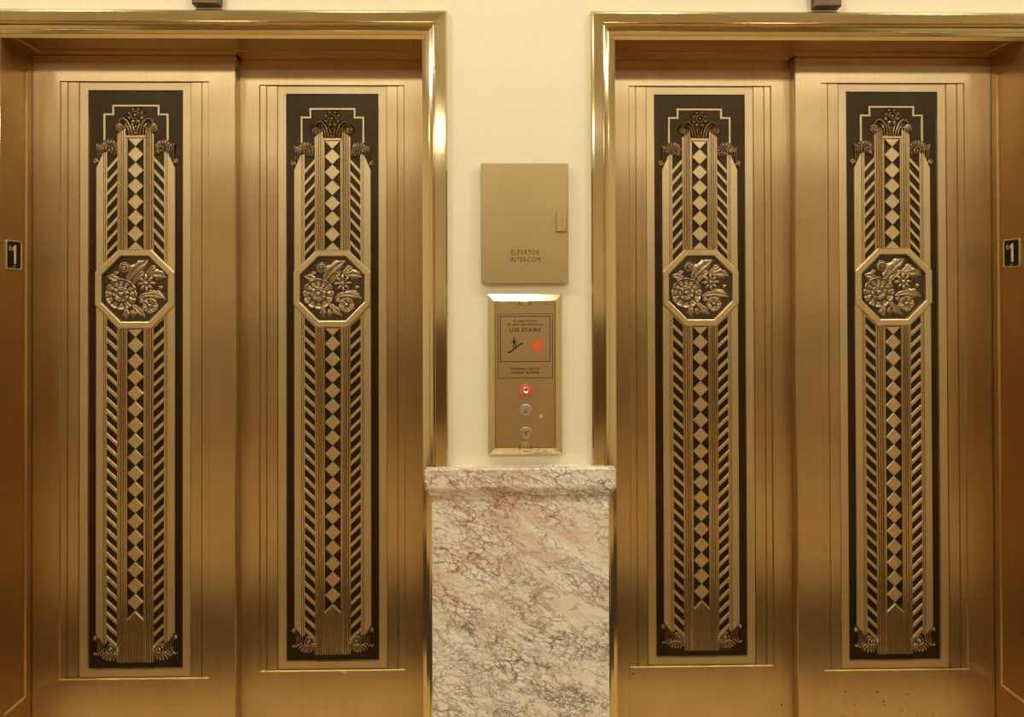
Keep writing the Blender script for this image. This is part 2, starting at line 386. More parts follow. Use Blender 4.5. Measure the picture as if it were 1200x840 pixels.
def surround(sx):
    xa, xb = OPEN_A, OPEN_B
    cx = sx*(xa+xb)/2
    t = thing('elevator_surround', 'stepped polished brass frame around the elevator with %s' % ('the specked door leaf' if sx > 0 else 'the unspecked, nicked door leaves'), 'door frame', (cx, WY, 0), 'brass elevator frames')
    hw = (xb-xa)/2; yr = PROF[-1][1]-WY; ye = -0.012-WY
    pr = [(o, y-WY) for o, y in PROF]
    for s in (-1, 1):
        a = MB()
        for (o1, y1), (o2, y2) in zip(pr, pr[1:]):
            a.add([(s*(hw+o1), y1, 0), (s*(hw+o2), y2, 0), (s*(hw+o2), y2, T+o2), (s*(hw+o1), y1, T+o1)], [(0, 1, 2, 3)])
        jb = a.build('jamb', 'brass_polished', t)
        a = MB()
        fld = tray(a, lambda u, v, n: (s*(hw+n), u, v), yr, ye, 0, T, 0.038, 0.146, 0.47, 2.10, 0.004, 0.004)
        a.add([(s*hw, ye, 0), (s*(hw+0.03), ye, 0), (s*(hw+0.03), ye, T), (s*hw, ye, T)], [(0, 1, 2, 3)])
        rv = a.build('reveal', 'brass_jamb', t)
        a = MB(); a.add(fld, [(0, 1, 2, 3)]); a.build('reveal_panel', 'brass_jamb', rv)
    a = MB()
    for (o1, y1), (o2, y2) in zip(pr, pr[1:]):
        a.add([(-(hw+o1), y1, T+o1), (-(hw+o2), y2, T+o2), (hw+o2, y2, T+o2), (hw+o1, y1, T+o1)], [(0, 1, 2, 3)])
    a.build('head', 'brass_polished', t)
    a = MB()
    fld = tray(a, lambda u, v, n: (v, u, T+n), yr, ye, -hw, hw, 0.02, 0.136, -hw+0.03, hw-0.03, 0.004, 0.003)
    a.add([(-hw, ye, T), (hw, ye, T), (hw, ye, T+0.03), (-hw, ye, T+0.03)], [(0, 1, 2, 3)])
    x0_, x1_ = sorted((sx*(OPEN_A-0.004)-cx, sx*0.742-cx))
    a.add([(x0_, ye, T), (x1_, ye, T), (x1_, 0.028-WY, T), (x0_, 0.028-WY, T)], [(0, 1, 2, 3)])           # runs back to the rear leaf
    sf = a.build('soffit', 'brass_jamb', t)
    a = MB(); a.add(fld, [(0, 1, 2, 3)]); a.build('soffit_panel', 'brass_jamb', sf)
    d = thing('elevator_threshold', 'grooved brass threshold under the elevator with %s' % ('the specked door leaf' if sx > 0 else 'the nicked door leaf'), 'threshold', (cx, 0.0, 0), 'elevator thresholds')
    a = MB(); a.box(-hw+0.001, hw-0.001, -0.17, 0.10, 0, 0.010); a.build('sill_plate', 'brass_jamb', d)
    a = MB()
    for yy in (0.005, 0.043): a.box(-hw+0.001, hw-0.001, yy, yy+0.008, 0.0100, 0.0112)
    a.build('guide_track', 'bronze_dark', d)
    return t
surround(-1); surround(1)

# ================================================================== one door leaf with all of its ornament
def X(px): return (px-159.2)*U
def Z(py): return (784.8-py)*U+PB
FIELD_Y = 0.006
def mirror_pts(pts): return [(-x, z) for x, z in pts]
def arc(cx, cz, r, a0, a1, n): return [(cx+r*cos(radians(a0+(a1-a0)*k/n)), cz+r*sin(radians(a0+(a1-a0)*k/n))) for k in range(n+1)]
def spiral(cx, cz, r_out, r_in, a0, turns, n=26, d=1):
    return [(cx+(r_out+(r_in-r_out)*k/n)*cos(radians(a0)+d*2*pi*turns*k/n), cz+(r_out+(r_in-r_out)*k/n)*sin(radians(a0)+d*2*pi*turns*k/n)) for k in range(n+1)]
def flip(mb):
    q = MB(); q.v = [(-x, y, z) for x, y, z in mb.v]; q.f = [f[::-1] for f in mb.f]; q.m = list(mb.m); q.sm = list(mb.sm); return q

def make_leaf():
    t = thing('elevator_door_leaf', '', 'elevator door')
    px = U
    hw = 0.2675; zt = 2.172; z0 = 0.014
    ax = 86.7*px; za, zb = Z(795), Z(95)
    # slab with the stepped recess
    a = MB(); SY = -0.008
    rect = lambda p, q, y: [(-p, y, q[0]), (p, y, q[0]), (p, y, q[1]), (-p, y, q[1])]
    ex = 0.282
    outer = lambda y, i: [(-hw+i, y, z0), (ex-i, y, z0), (ex-i, y, zt-i), (-hw+i, y, zt-i)]
    a.loops([outer(0.028, 0), outer(SY+0.003, 0), outer(SY, 0.003), rect(ax, (za, zb), SY), rect(ax-0.0022, (za+0.0022, zb-0.0022), -0.003)])
    a.add(outer(0.028, 0), [(3, 2, 1, 0)])
    a.build('leaf_slab', 'brass', t)
    # fluted steps left and right of the inlay
    for s in (-1, 1):
        a = MB()
        pf = [(86.2, -3.0), (78.9, -3.0), (78.4, 1.0), (77.8, 1.0), (77.3, -1.8), (65.9, -1.8), (65.4, 2.0), (64.8, 2.0), (64.4, 0.0)]
        a.strip([(s*p*px, y/1000) for p, y in pf], za+0.002, zb-0.002)
        a.build('border_step', 'brass', t)
    # inner border round the dark field
    a = MB(); fx = 0.125; f0, f1 = PB, Z(104.8)
    a.loops([rect(64.5*px, (za+0.002, zb-0.002), 0.0), rect(fx, (f0, f1), 0.0), rect(fx-0.002, (f0+0.002, f1-0.002), FIELD_Y)])
    a.build('inlay_border', 'brass_light', t)
    a = MB(); a.add(rect(fx-0.0015, (f0+0.0015, f1-0.0015), FIELD_Y), [(0, 1, 2, 3)])
    a.build('inlay_field', 'bronze_dark', t)
    # stepped outline over the crest
    a = MB()
    ln = [(-37, 164), (-37, 133.2), (-26.5, 133.2), (-26.5, 122.9), (26.5, 122.9), (26.5, 133.2), (37, 133.2), (37, 164)]
    c = [(x*px, Z(y)) for x, y in ln]; wl = 1.3*px; yb, yf = FIELD_Y, FIELD_Y-0.0045
    def off(d):
        o = []
        for i, p in enumerate(c):
            p = Vector(p)
            e1 = (p-Vector(c[i-1])).normalized() if i else None
            e2 = (Vector(c[i+1])-p).normalized() if i < len(c)-1 else None
            e1 = e1 or e2; e2 = e2 or e1
            n1 = Vector((-e1.y, e1.x)); n2 = Vector((-e2.y, e2.x)); k = (n1+n2)/max(0.3, 1+n1.dot(n2))
            o.append((p.x+k.x*d, p.y+k.y*d))
        return o
    L_ = [[(x, yb, z) for x, z in off(-wl)], [(x, yf+0.001, z) for x, z in off(-wl)], [(x, yf, z) for x, z in off(-wl+0.0009)],
          [(x, yf, z) for x, z in off(wl-0.0009)], [(x, yf+0.001, z) for x, z in off(wl)], [(x, yb, z) for x, z in off(wl)]]
    a.loops(L_, closed=False); a.build('stepped_outline', 'brass_light', t)
    # pilasters: fillet + flutes between the diamonds and the slats
    ZB = Z(776.5)
    for s in (-1, 1):
        a = MB()
        prof, mi = [], []
        fl = [(11.4, 3), (11.7, -1.5), (13.0, -2.4), (13.6, 1.2), (14.0, 1.2), (14.4, -2.2), (15.4, -2.6), (16.2, 1.4), (16.7, 1.4), (17.2, -1.8), (18.4, -2.2), (18.9, 1.5), (19.3, 1.5), (19.6, 0.0), (21.2, 0.0), (21.4, 6.0)]
        for k, (p, y) in enumerate(fl):
            prof.append((s*p*px, y/1000))
            if k: mi.append(1 if (y > 1 and fl[k-1][1] > 1) else 0)
        top = lambda x: Z(149.5+max(0, (abs(x)/px-11.4))*0.75)
        fil = [(s*9.4*px, FIELD_Y), (s*9.5*px, 0.0), (s*11.3*px, 0.0), (s*11.4*px, 0.003)]
        a.strip(fil, Z(297), Z(160)); a.strip(prof, Z(297), top, mi)
        a.build('pilaster', ['brass', 'bronze_antique'], t)
        a = MB(); a.strip(fil, Z(776), Z(381)); a.strip(prof, ZB, Z(381), mi)
        a.build('pilaster', ['brass', 'bronze_antique'], t)
        # outer ribbon
        a = MB()
        fl = [(33.2, 6), (33.4, 0.2), (34.7, 0.2), (34.9, 2.5), (35.4, 2.5), (35.6, 0.0), (36.7, 0.0), (36.9, 2.5), (37.3, 2.5), (37.5, -0.3), (45.5, -0.3), (45.9, 0.6), (46.1, 6.0)]
        mi = [1 if (fl[k][1] > 1 and fl[k+1][1] > 1) else 0 for k in range(len(fl)-1)]
        tp = lambda x: Z(178 if abs(x)/px < 38 else 178+(abs(x)/px-38)*2.4)
        rp_ = [(s*p*px, y/1000) for p, y in fl]
        a.strip(rp_, lambda x: Z(339.0)+(60*px-abs(x)), tp, mi)
        a.build('ribbon', ['brass_light', 'bronze_antique'], t)
        a = MB(); a.strip(rp_, lambda x: Z(754-max(0, abs(x)/px-37)*1.3), lambda x: Z(339.0)-(60*px-abs(x)), mi)
        a.build('ribbon', ['brass_light', 'bronze_antique'], t)
    # cross bar over the diamonds
    a = MB(); a.bbox(-11.6*px, 11.6*px, -0.0035, FIELD_Y, Z(161.4), Z(158), 0.0012); a.build('cross_bar', 'brass', t)
    # diamonds, shared mesh
    hd = 9.35
    a = MB(); a.prism([(-9.3*px, 0), (0, -hd*px), (9.3*px, 0), (0, hd*px)], -0.0008, FIELD_Y, 0.0007)
    d0 = a.build('diamond', 'brass_light', t); dm = d0.data
    ys = [180.5+18.7*k for k in range(6)] + [405.2+18.8*k for k in range(17)]
    for k, y in enumerate(ys):
        o = d0 if k == 0 else link('diamond', dm, t)
        o.location = (0, 0, Z(y))
    a = MB(); a.prism([(-9.3*px, Z(161.6)), (0, Z(171.2)), (9.3*px, Z(161.6))], -0.0008, FIELD_Y, 0.0007); a.build('half_diamond', 'brass_light', t)
    a = MB(); a.prism([(-9.3*px, Z(293)), (9.3*px, Z(293)), (0, Z(283.6))], -0.0008, FIELD_Y, 0.0007); a.build('half_diamond', 'brass_light', t)
    a = MB(); a.prism([(-9.3*px, Z(386.4)), (0, Z(395.8)), (9.3*px, Z(386.4))], -0.0008, FIELD_Y, 0.0007); a.build('half_diamond', 'brass_light', t)
    # slanted slats in the two channels, shared meshes
    def slat_mesh(rise):
        a = MB(); hx = 6.1*px; th = 2.5*px; r = rise/2*px
        a.prism([(-hx, -r-th), (hx, r-th), (hx, r+th), (-hx, -r+th)], 0.0008, FIELD_Y, 0.0007)
        return a
    protos = {}
    for s in (-1, 1):
        for y0_, n, rise in ((192.4, 9, 13.6), (376.8, 28, 11.6)):
            up = y0_ < 300
            sg = (-s if up else s)
            key = (up, s)
            for k in range(n):
                y = y0_+(14.0 if up else 13.93)*k
                if key not in protos:
                    o = slat_mesh(sg*rise).build('slat', 'brass_light', t); protos[key] = o.data
                else: o = link('slat', protos[key], t)
                o.location = (s*27.35*px, 0, Z(y))
    # fluted foot below the diamonds, with a raised chevron
    a = MB(); prof, mi = [], []
    xs = [-9.4, -8.4, -7.6, -6.2, -5.4, -4.0, -3.2, -1.5, -0.7, 0.7, 1.5, 3.2, 4.0, 5.4, 6.2, 7.6, 8.4, 9.4]
    prof.append((-9.5*px, FIELD_Y)); mi.append(0)
    for k, x in enumerate(xs):
        gr = k % 2 == 1
        prof += [(x*px, -0.0004)]
        if k < len(xs)-1:
            if gr: prof += [(x*px+0.15*px, 0.0018), (xs[k+1]*px-0.15*px, 0.0018)]; mi += [0, 1, 0]
            else: mi += [0]
    prof.append((9.5*px, FIELD_Y)); mi.append(0)
    mi = (mi+[0]*len(prof))[:len(prof)-1]
    a.strip(prof, ZB, lambda x: Z(718+abs(x)/px*0.98), mi)
    ft = a.build('fluted_foot', ['brass', 'bronze_antique'], t)
    a = MB()
    for s in (-1, 1):
        a.prism([(0, Z(716)), (s*9.8*px, Z(725.8)), (s*9.8*px, Z(728.6)), (0, Z(718.8))], -0.003, FIELD_Y, 0.001)
    a.build('chevron', 'brass_light', ft)

    # ---------------------------------------------------------------- crest
    cr = MB(); cz = Z(134.5); R = 10.6*px
    cr.polar(0, cz, lambda th: R*(0.93+0.07*cos(8*th)), lambda r, th: 0.004*(1-r**3)+0.001, FIELD_Y, 6, 64)
    crest = cr.build('crest', 'bronze_brown', t)
    a = MB()
    for k in range(8):
        th = 2*pi*k/8+pi/8
        a.dome(0.74*R*cos(th), cz+0.74*R*sin(th), 0.255*R, 0.0042, FIELD_Y-0.003, 12, 4)
    a.lathe(0, cz, [(0.44*R, 0.002), (0.43*R, -0.0025), (0.38*R, -0.004), (0.34*R, -0.0025), (0.32*R, 0.001)], 24, cap=False)
    a.dome(0, cz, 0.25*R, 0.005, 0.0, 16, 4)
    a.relief(FIELD_Y, 1.4).build('rosette', 'bronze_antique', crest)
    for s in (-1, 1):
        a = MB()
        # acanthus tendrils sweeping up and out into the volute
        a.petal([(s*x*px, Z(y)) for x, y in ((4.5, 158), (5.2, 153), (6.6, 147.5), (9.5, 141.5), (13.5, 138), (17.5, 138.6), (20, 141.5), (20.6, 144))],
                [k*px for k in (1.4, 1.7, 1.9, 2.0, 1.9, 1.6, 1.3, 0.7)], [0.004, .0055, .0065, .007, .007, .006, .005, .003], FIELD_Y)
        a.petal([(s*x*px, Z(y)) for x, y in ((8, 158), (8.4, 153), (9.4, 148.5), (12, 144.5), (14.5, 143.6))],
                [k*px for k in (1.4, 1.6, 1.6, 1.3, 0.5)], [0.003, .0045, .005, .005, .002], FIELD_Y)
        a.petal([(s*x*px, Z(y)) for x, y in ((1.8, 158), (2.0, 152), (3.5, 146), (5.4, 142.5))],
                [k*px for k in (1.1, 1.4, 1.3, 0.5)], [0.003, .0055, .005, .002], FIELD_Y)
        a.petal([(s*x*px, Z(y)) for x, y in ((20.6, 156), (18, 152.5), (14.5, 149.5), (11.6, 147.6), (10.4, 149))],
                [k*px for k in (0.8, 1.4, 1.5, 1.2, 0.6)], [0.004, .006, .0075, .0075, .004], FIELD_Y)
        a.relief(FIELD_Y, 1.4).build('acanthus', 'bronze_antique', crest)
        a = MB(); vx, vz = s*20.3*px, Z(148.2)
        a.polar(vx, vz, lambda th: 6.6*px*(0.95+0.05*cos(10*th)), lambda r, th: 0.0052*sqrt(max(0, 1-r*r))+0.0009*cos(10*th)*r*(1-r)*4+0.0006, FIELD_Y, 6, 60)
        sp = spiral(vx, vz-1.2*px, 3.6*px, 0.5*px, 90, 1.3, 22, -s)
        a.petal(sp, [0.75*px]*len(sp), [0.003]*len(sp), FIELD_Y-0.0042, 4)
        a.relief(FIELD_Y, 1.4).build('volute', 'bronze_antique', crest)
    a = MB()
    for y, r in ((147.6, 1.9), (151.8, 1.6), (155.6, 1.9)): a.dome(0, Z(y), r*px, 0.005, FIELD_Y, 10, 3)
    a.relief(FIELD_Y, 1.4).build('bud_drop', 'bronze_antique', crest)

    # ---------------------------------------------------------------- upper and lower fan shells
    def shell(upper):
        a = MB(); s = -1
        if upper:
            cx, cz_ = -30.6*px, Z(175.2); a0, a1, n = 172, -40, 12
            Rr = lambda q: (15.0-4.6*q)*px
        else:
            cx, cz_ = -28.8*px, Z(761.5); a0, a1, n = 212, 385, 10
            Rr = lambda q: (16.0-4.8*q)*px
        back = [(cx, cz_)]
        def fan_r(th):
            d_ = math.degrees(th) % 360
            q = (172-d_)/212 if upper else (d_-212)/173
            if upper and d_ > 320: q = (172-(d_-360))/212
            if not upper and d_ < 25: q = (d_+360-212)/173
            return Rr(q)*0.93 if 0 <= q <= 1 else 6.5*px
        a.polar(cx, cz_, fan_r, lambda r, th: 0.0026*(1-r**3)+0.0004, FIELD_Y, 5, 72, mi=1)
        for k in range(n):
            q = k/(n-1); th = radians(a0+(a1-a0)*q); rr = Rr(q)
            bow = 0.10*(1 if upper else -1)
            path = []
            for j in range(7):
                u = j/6; rad = 3.2*px+(rr-3.2*px)*u; tt = th+bow*sin(pi*u)*0.5
                path.append((cx+rad*cos(tt), cz_+rad*sin(tt)))
            wd = [0.4, 0.6, 0.8, 1.0, 1.1, 1.0, 0.3]; sc_ = rr/(12.5*px)
            a.petal(path, [x*px*sc_ for x in wd], [.003, .0045, .0055, .006, .006, .005, .0015], FIELD_Y, 4)
        sp = spiral(cx, cz_, 4.6*px, 0.4*px, -60 if upper else 120, 1.6, 30, 1)
        a.petal(sp, [1.15*px*(1-0.4*k/len(sp)) for k in range(len(sp))], [0.0042]*len(sp), FIELD_Y-0.0042, 5)
        a.dome(cx, cz_, 1.3*px, 0.004, FIELD_Y-0.005, 10, 3)
        # feathered fronds and the small outer scrolls
        if upper:
            for k in range(4):
                bx = -(37.0+2.35*k)
                a.petal([(x*px, Z(y)) for x, y in ((bx, 190+k*1.5), (bx, 182), (bx-0.1, 175-k*0.4), (bx-1.0, 170.6-k*0.8), (bx-2.2, 170.2-k*0.9), (bx-2.4, 171.6-k*0.9))],
                        [x*px for x in (0.35, 0.9, 1.1, 1.0, 0.8, 0.4)], [.001, .004, .006, .0065, .006, .003], FIELD_Y-0.001, 4)
            sp = spiral(-46.6*px, Z(188.6), 3.4*px, 0.5*px, 70, 1.15, 20, 1)
            a.petal([(-43.6*px, Z(194)), (-43.4*px, Z(190))]+sp[1:], [1.0*px]*(len(sp)+1), [0.004]*(len(sp)+1), FIELD_Y, 4)
            a.dome(-46.8*px, Z(189), 1.7*px, 0.005, FIELD_Y, 10, 3)
        else:
            for k in range(3):
                bx = -(36.0+2.6*k)
                a.petal([(x*px, Z(y)) for x, y in ((bx+1.0, 742-k*1.5), (bx+0.4, 752), (bx-0.6, 761+k*1.2), (bx-1.6, 764+k*1.5), (bx-2.8, 764.4+k*1.5), (bx-3.0, 762.6+k*1.4))],
                        [x*px for x in (0.35, 0.8, 0.95, 0.9, 0.7, 0.35)], [.001, .0035, .005, .0055, .005, .003], FIELD_Y-0.001, 4)
            sp = spiral(-46.6*px, Z(748.6), 3.3*px, 0.5*px, -40, 1.2, 20, 1)
            a.petal(sp, [1.0*px]*len(sp), [0.004]*len(sp), FIELD_Y, 4)
            a.dome(-46.8*px, Z(748.4), 1.9*px, 0.0055, FIELD_Y, 10, 3)
            a.petal([(x*px, Z(y)) for x, y in ((-43.4, 750), (-43.2, 756), (-43.6, 762), (-45, 766.5), (-47, 767.5), (-48.4, 766), (-48, 764.2))],
                    [x*px for x in (0.7, 0.75, 0.8, 0.9, 0.95, 0.9, 0.5)], [.003, .004, .004, .0045, .0045, .004, .003], FIELD_Y, 4)
        return a
    for up in (True, False):
        a = shell(up).relief(FIELD_Y, 1.35)
        a.build('fan_shell', ['bronze_antique', 'bronze_brown'], t)
        flip(a).build('fan_shell', ['bronze_antique', 'bronze_brown'], t)

    # ---------------------------------------------------------------- octagonal medallion
    mz = Z(339.0)
    oct_ = lambda r: [(r/cos(pi/8)*cos(pi/8+k*pi/4), mz+r/cos(pi/8)*sin(pi/8+k*pi/4)) for k in range(8)]
    a = MB()
    lay = [(46.3, FIELD_Y), (46.3, -0.0055), (45.2, -0.0075), (39.6, -0.0075), (38.6, -0.0062), (38.2, FIELD_Y-0.002)]
    a.loops([[(x, y, z) for x, z in oct_(r*px)] for r, y in lay])
    med = a.build('medallion', 'brass_light', t)
    a = MB(); a.add([(x, FIELD_Y-0.002, z) for x, z in oct_(38.6*px)], [tuple(range(8))]); a.build('ground', 'bronze_ground', med)
    g0 = FIELD_Y-0.002
    K = px/4.2
    P = lambda x, y: ((x-287)*K, mz-(y-290)*K)
    # great scalloped flower
    a = MB(); c0 = P(216, 317); R = 80*K
    def Hbig(r, th):
        ph = 0.5+0.5*cos(12*th)              # 1 on petal axis, 0 between petals
        if r > 0.5:
            u = (r-0.5)/0.5
            rim = math.exp(-((u-0.88)/0.12)**2)*(0.0022)
            return 0.0038+0.0014*ph**0.5+rim-0.0016*math.exp(-((u-0.45)/0.3)**2)*ph-(0.0035*max(0, (u-0.93)/0.07))-0.0016*(1-ph)**6
        return 0.0052+0.0010*math.exp(-((r-0.44)/0.05)**2)
    a.polar(c0[0], c0[1], lambda th: R*(0.955+0.045*abs(cos(6*th))**0.5*1.6-0.02), Hbig, g0, 18, 192, mf=lambda r, th: 1 if (0.47 < r < 0.58 or (0.58 < r < 0.9 and cos(12*th) < -0.80)) else 0)
    for k in range(12):
        th = 2*pi*k/12
        a.dome(c0[0]+0.70*R*cos(th), c0[1]+0.70*R*sin(th), 0.085*R, 0.0016, g0-0.0034, 8, 3)
    a.build('flower', ['bronze_antique', 'bronze_brown'], med)
    a = MB()
    for k in range(8):
        th = 2*pi*k/8+0.2
        a.petal([(c0[0]+q*R*cos(th), c0[1]+q*R*sin(th)) for q in (0.26, 0.36, 0.44, 0.50)], [x*R for x in (0.08, 0.13, 0.14, 0.05)], [.001, .0024, .0026, .0006], g0-0.005, 4)
    a.lathe(c0[0], c0[1], [(0.34*R, g0-0.004), (0.33*R, g0-0.0085), (0.28*R, g0-0.0095), (0.25*R, g0-0.0075), (0.22*R, g0-0.0065)], 32)
    a.dome(c0[0], c0[1], 0.19*R, 0.0048, g0-0.0065, 16, 5)
    a.build('flower_heart', 'bronze_antique', med)
    # ringed button flower
    a = MB(); c1 = P(231, 184); R1 = 31*K
    a.polar(c1[0], c1[1], lambda th: R1*(0.97+0.03*cos(14*th)), lambda r, th: 0.0045*sqrt(max(0, 1-r**4))+0.0008*cos(r*15)+0.0004*cos(14*th)*(1 if 0.55 < r < 0.95 else 0), g0, 14, 84, mf=lambda r, th: 1 if (0.36 < r < 0.48 or 0.68 < r < 0.76) else 0)
    a.dome(c1[0], c1[1], 0.28*R1, 0.0035, g0-0.0045, 12, 4)
    a.build('flower', ['bronze_antique', 'bronze_brown'], med)
    # eight-petalled daisy
    a = MB(); c2 = P(340, 264)
    for k in range(8):
        th = 2*pi*k/8+pi/2+0.05; ln_ = 50*K*(1.0 if k % 2 == 0 else 0.94)
        a.petal([(c2[0]+q*ln_*cos(th), c2[1]+q*ln_*sin(th)) for q in (0.15, 0.35, 0.55, 0.72, 0.88, 1.0)],
                [x*K for x in (4, 8.5, 11.5, 11, 7, 0.8)], [.004, .006, .007, .0068, .005, .002], g0-0.001, 6, 0.12)
    a.build('flower', 'bronze_antique', med)
    a = MB(); a.dome(c2[0], c2[1], 13.5*K, 0.0055, g0-0.0055, 16, 5); a.build('flower_heart', 'bronze_antique', med)
    # frilled five-petalled flower
    a = MB(); c3 = P(357, 374); R3 = 41*K
    a.polar(c3[0], c3[1], lambda th: R3*(0.90+0.10*abs(cos(2.5*th+0.4))**0.6), lambda r, th: 0.0026+0.0032*r**2*(0.55+0.45*abs(cos(2.5*th+0.4)))-0.0045*max(0, (r-0.9)/0.1)+0.0006*cos(20*th)*r, g0, 10, 100, mf=lambda r, th: 1 if r < 0.45 or (r < 0.8 and abs(cos(2.5*th+0.4)) < 0.3) else 0)
    for k in range(5):
        th = 2*pi*k/5-0.16
        a.petal([(c3[0]+q*R3*cos(th), c3[1]+q*R3*sin(th)) for q in (0.3, 0.5, 0.7, 0.84)], [x*R3 for x in (.05, .12, .15, .04)], [.0004, .0016, .0018, .0004], g0-0.0036, 4)
    a.build('flower', ['bronze_antique', 'bronze_brown'], med)
    a = MB(); a.dome(c3[0], c3[1], 13.5*K, 0.0055, g0-0.003, 16, 5); a.build('flower_heart', 'bronze_antique', med)
    # leaves
    def leaf(pts, wmax, h=0.006, lobes=3, y=g0):
        a = MB(); n = 16; path = []
        pp = [Vector(P(*q)) for q in pts]
        for j in range(n+1):
            u = j/n; b = (1-u)**2*pp[0]+2*u*(1-u)*pp[1]+u*u*pp[2]; path.append((b.x, b.y))
        wd = [max(0.02, (sin(pi*min(1, (j/n)*0.93+0.05))**0.8)*(1+0.16*sin(2*pi*lobes*j/n)))*wmax*1.28*K for j in range(n+1)]
        wd[-1] = 0.3*K
        hg = [h*(0.35+0.65*sin(pi*min(1, j/n*0.85+0.12))) for j in range(n+1)]
        a.petal(path, wd, hg, y, 8, 0.45)
        lf = a.build('leaf', 'bronze_antique', med)
        a = MB(); a.petal(path, [1.8*K*(1.1-j/n) for j in range(n+1)], [0.0012]*(n+1), y, 4)
        for q in range(len(a.v)):
            j = q//5; a.v[q] = (a.v[q][0], a.v[q][1]-hg[min(n, j)]*0.55, a.v[q][2])
        a.build('midrib', 'bronze_antique', lf)
    leaf([(245, 250), (280, 185), (352, 148)], 27, 0.006, 3)
    leaf([(268, 268), (310, 215), (330, 205)], 15, 0.005, 2)
    leaf([(330, 225), (372, 180), (388, 178)], 13, 0.0045, 2)
    leaf([(350, 225), (400, 205), (438, 234)], 22, 0.006, 3)
    leaf([(298, 335), (370, 300), (438, 342)], 17, 0.006, 2)
    leaf([(350, 300), (390, 315), (425, 318)], 14, 0.005, 2)
    leaf([(205, 248), (180, 235), (140, 226)], 17, 0.0055, 2)
    leaf([(165, 240), (185, 205), (208, 208)], 10, 0.005, 2)
    leaf([(245, 385), (232, 405), (246, 438)], 16, 0.0055, 2)
    leaf([(262, 395), (280, 410), (270, 432)], 12, 0.005, 2)
    leaf([(268, 365), (300, 395), (338, 430)], 15, 0.006, 2)
    leaf([(300, 355), (312, 345), (330, 350)], 11, 0.005, 2)
    a = MB(); b0 = P(412, 284); a.dome(b0[0], b0[1], 13*K, 0.006, g0, 14, 4)
    for k in range(3):
        th = radians(150+60*k); a.petal([(b0[0]+q*18*K*cos(th), b0[1]+q*18*K*sin(th)) for q in (0.3, 0.6, 1.0)], [5*K, 6*K, 1*K], [.006, .006, .003], g0, 4)
    b0 = P(294, 410); a.dome(b0[0], b0[1], 11*K, 0.005, g0, 12, 4)
    a.build('bud', 'bronze_antique', med)
    return t

proto = make_leaf()
LEAF_C, LEAF_R, SPACING = 1.0144, 0.5002, 0.038
leaf1 = proto
leaf2 = copy_tree(proto); leaf3 = copy_tree(proto); leaf4 = copy_tree(proto)
def flip_slab(root, rear):
    """the slab runs on behind the jamb: turn the plain slab so its longer stile is on the jamb side"""
    for ch in root.children:
        if ch.name.startswith('leaf_slab'):
            ch.scale = (-1, 1, 1)
leaf1.location = (-LEAF_C, 0, 0); flip_slab(leaf1, 0)
leaf2.location = (-LEAF_R, SPACING, 0)
leaf3.location = (LEAF_R, SPACING, 0); flip_slab(leaf3, 1)
leaf4.location = (LEAF_C, 0, 0)
G = 'brass elevator door leaves'
tag(leaf1, 'clean overlapping front brass elevator leaf with dark floral inlay, unmarked at its foot', 'elevator door', G)
tag(leaf2, 'set-back brass elevator leaf with dark floral inlay, pale nick in the line under the inlay', 'elevator door', G)
tag(leaf3, 'set-back brass elevator leaf with dark floral inlay, two dark dents beside its lower border', 'elevator door', G)
tag(leaf4, 'front brass elevator leaf with dark floral inlay and scattered dark specks across its foot', 'elevator door', G)
# wear marks that tell the leaves apart
def marks(name, pts, mat, parent, kind=None):
    a = MB()
    for x, z, r, el in pts:
        n = 7; ph = random.random()*6
        a.prism([(x+r*el*cos(2*pi*k/n)*(0.8+0.3*random.random()), z+r*sin(2*pi*k/n)*(0.8+0.3*random.random())) for k in range(n)], -0.0083, -0.0075)
    o = a.build(name, mat, parent)
    if kind: o['kind'] = kind
SP4 = [(985, 808), (1000, 814), (1023, 809), (1025, 821), (1031, 820), (1032, 825), (996, 825), (1060, 812), (1058, 822), (1052, 831), (1071, 834), (1090, 838), (1064, 840), (1064, 845), (982, 838), (996, 852), (1010, 846), (1046, 850), (1084, 852), (960, 846), (1100, 846)]
marks('specks', [((x-1047)*U, Z(y+11), random.uniform(0.0014, 0.0030), 1.3) for x, y in SP4], 'speck', leaf4, 'stuff')
marks('dent', [(-0.1895, Z(802), 0.0030, 1.0), (0.215, Z(842), 0.003, 1.0)], 'speck', leaf3)
marks('nick', [(0.031, Z(796.5), 0.0016, 6.0), (0.036, Z(797.5), 0.002, 2.0)], 'chip', leaf2)

# ================================================================== marble wainscot of the pier
t = thing('marble_wainscot', 'veined cream and red breccia marble wainscot with moulded cap between the elevators', 'wainscot', (0, WY, 0))
PF, CF = -0.0235, -0.040
a = MB(); a.bbox(-0.2165, 0.2165, PF, -0.0195, 0.15, 1.021, 0.0015); a.box(-0.176, 0.176, -0.0195, -0.0002, 0.15, 1.021); a.build('face_slab', 'marble_breccia', t)
a = MB(); a.bbox(-0.222, 0.222, PF-0.012, -0.0195, 0.0, 0.15, 0.003); a.box(-0.176, 0.176, -0.0195, -0.0002, 0.0, 0.15); a.build('plinth', 'marble_breccia', t)
a = MB()
cw = 0.2325
prof = [(-0.0002, 1.021, 0.2195), (PF-0.003, 1.021, 0.2195), (CF+0.001, 1.0405, 0.2315), (CF+0.001, 1.0425, cw-0.001), (CF, 1.044, cw), (CF, 1.086, cw), (CF+0.004, 1.090, cw-0.004), (-0.0002, 1.091, cw-0.004)]
for q0, q1 in ((-1, -0.76), (-0.76, 0.76), (0.76, 1)):
    yb_ = -0.0002 if q0 == -0.76 else -0.0195
    a.loops([[(q0*x, yb_, z), (q0*x, min(y, yb_), z), (q1*x, min(y, yb_), z), (q1*x, yb_, z)] for y, z, x in prof], cap0=True, cap1=True)
a.build('cap', 'marble_breccia', t)

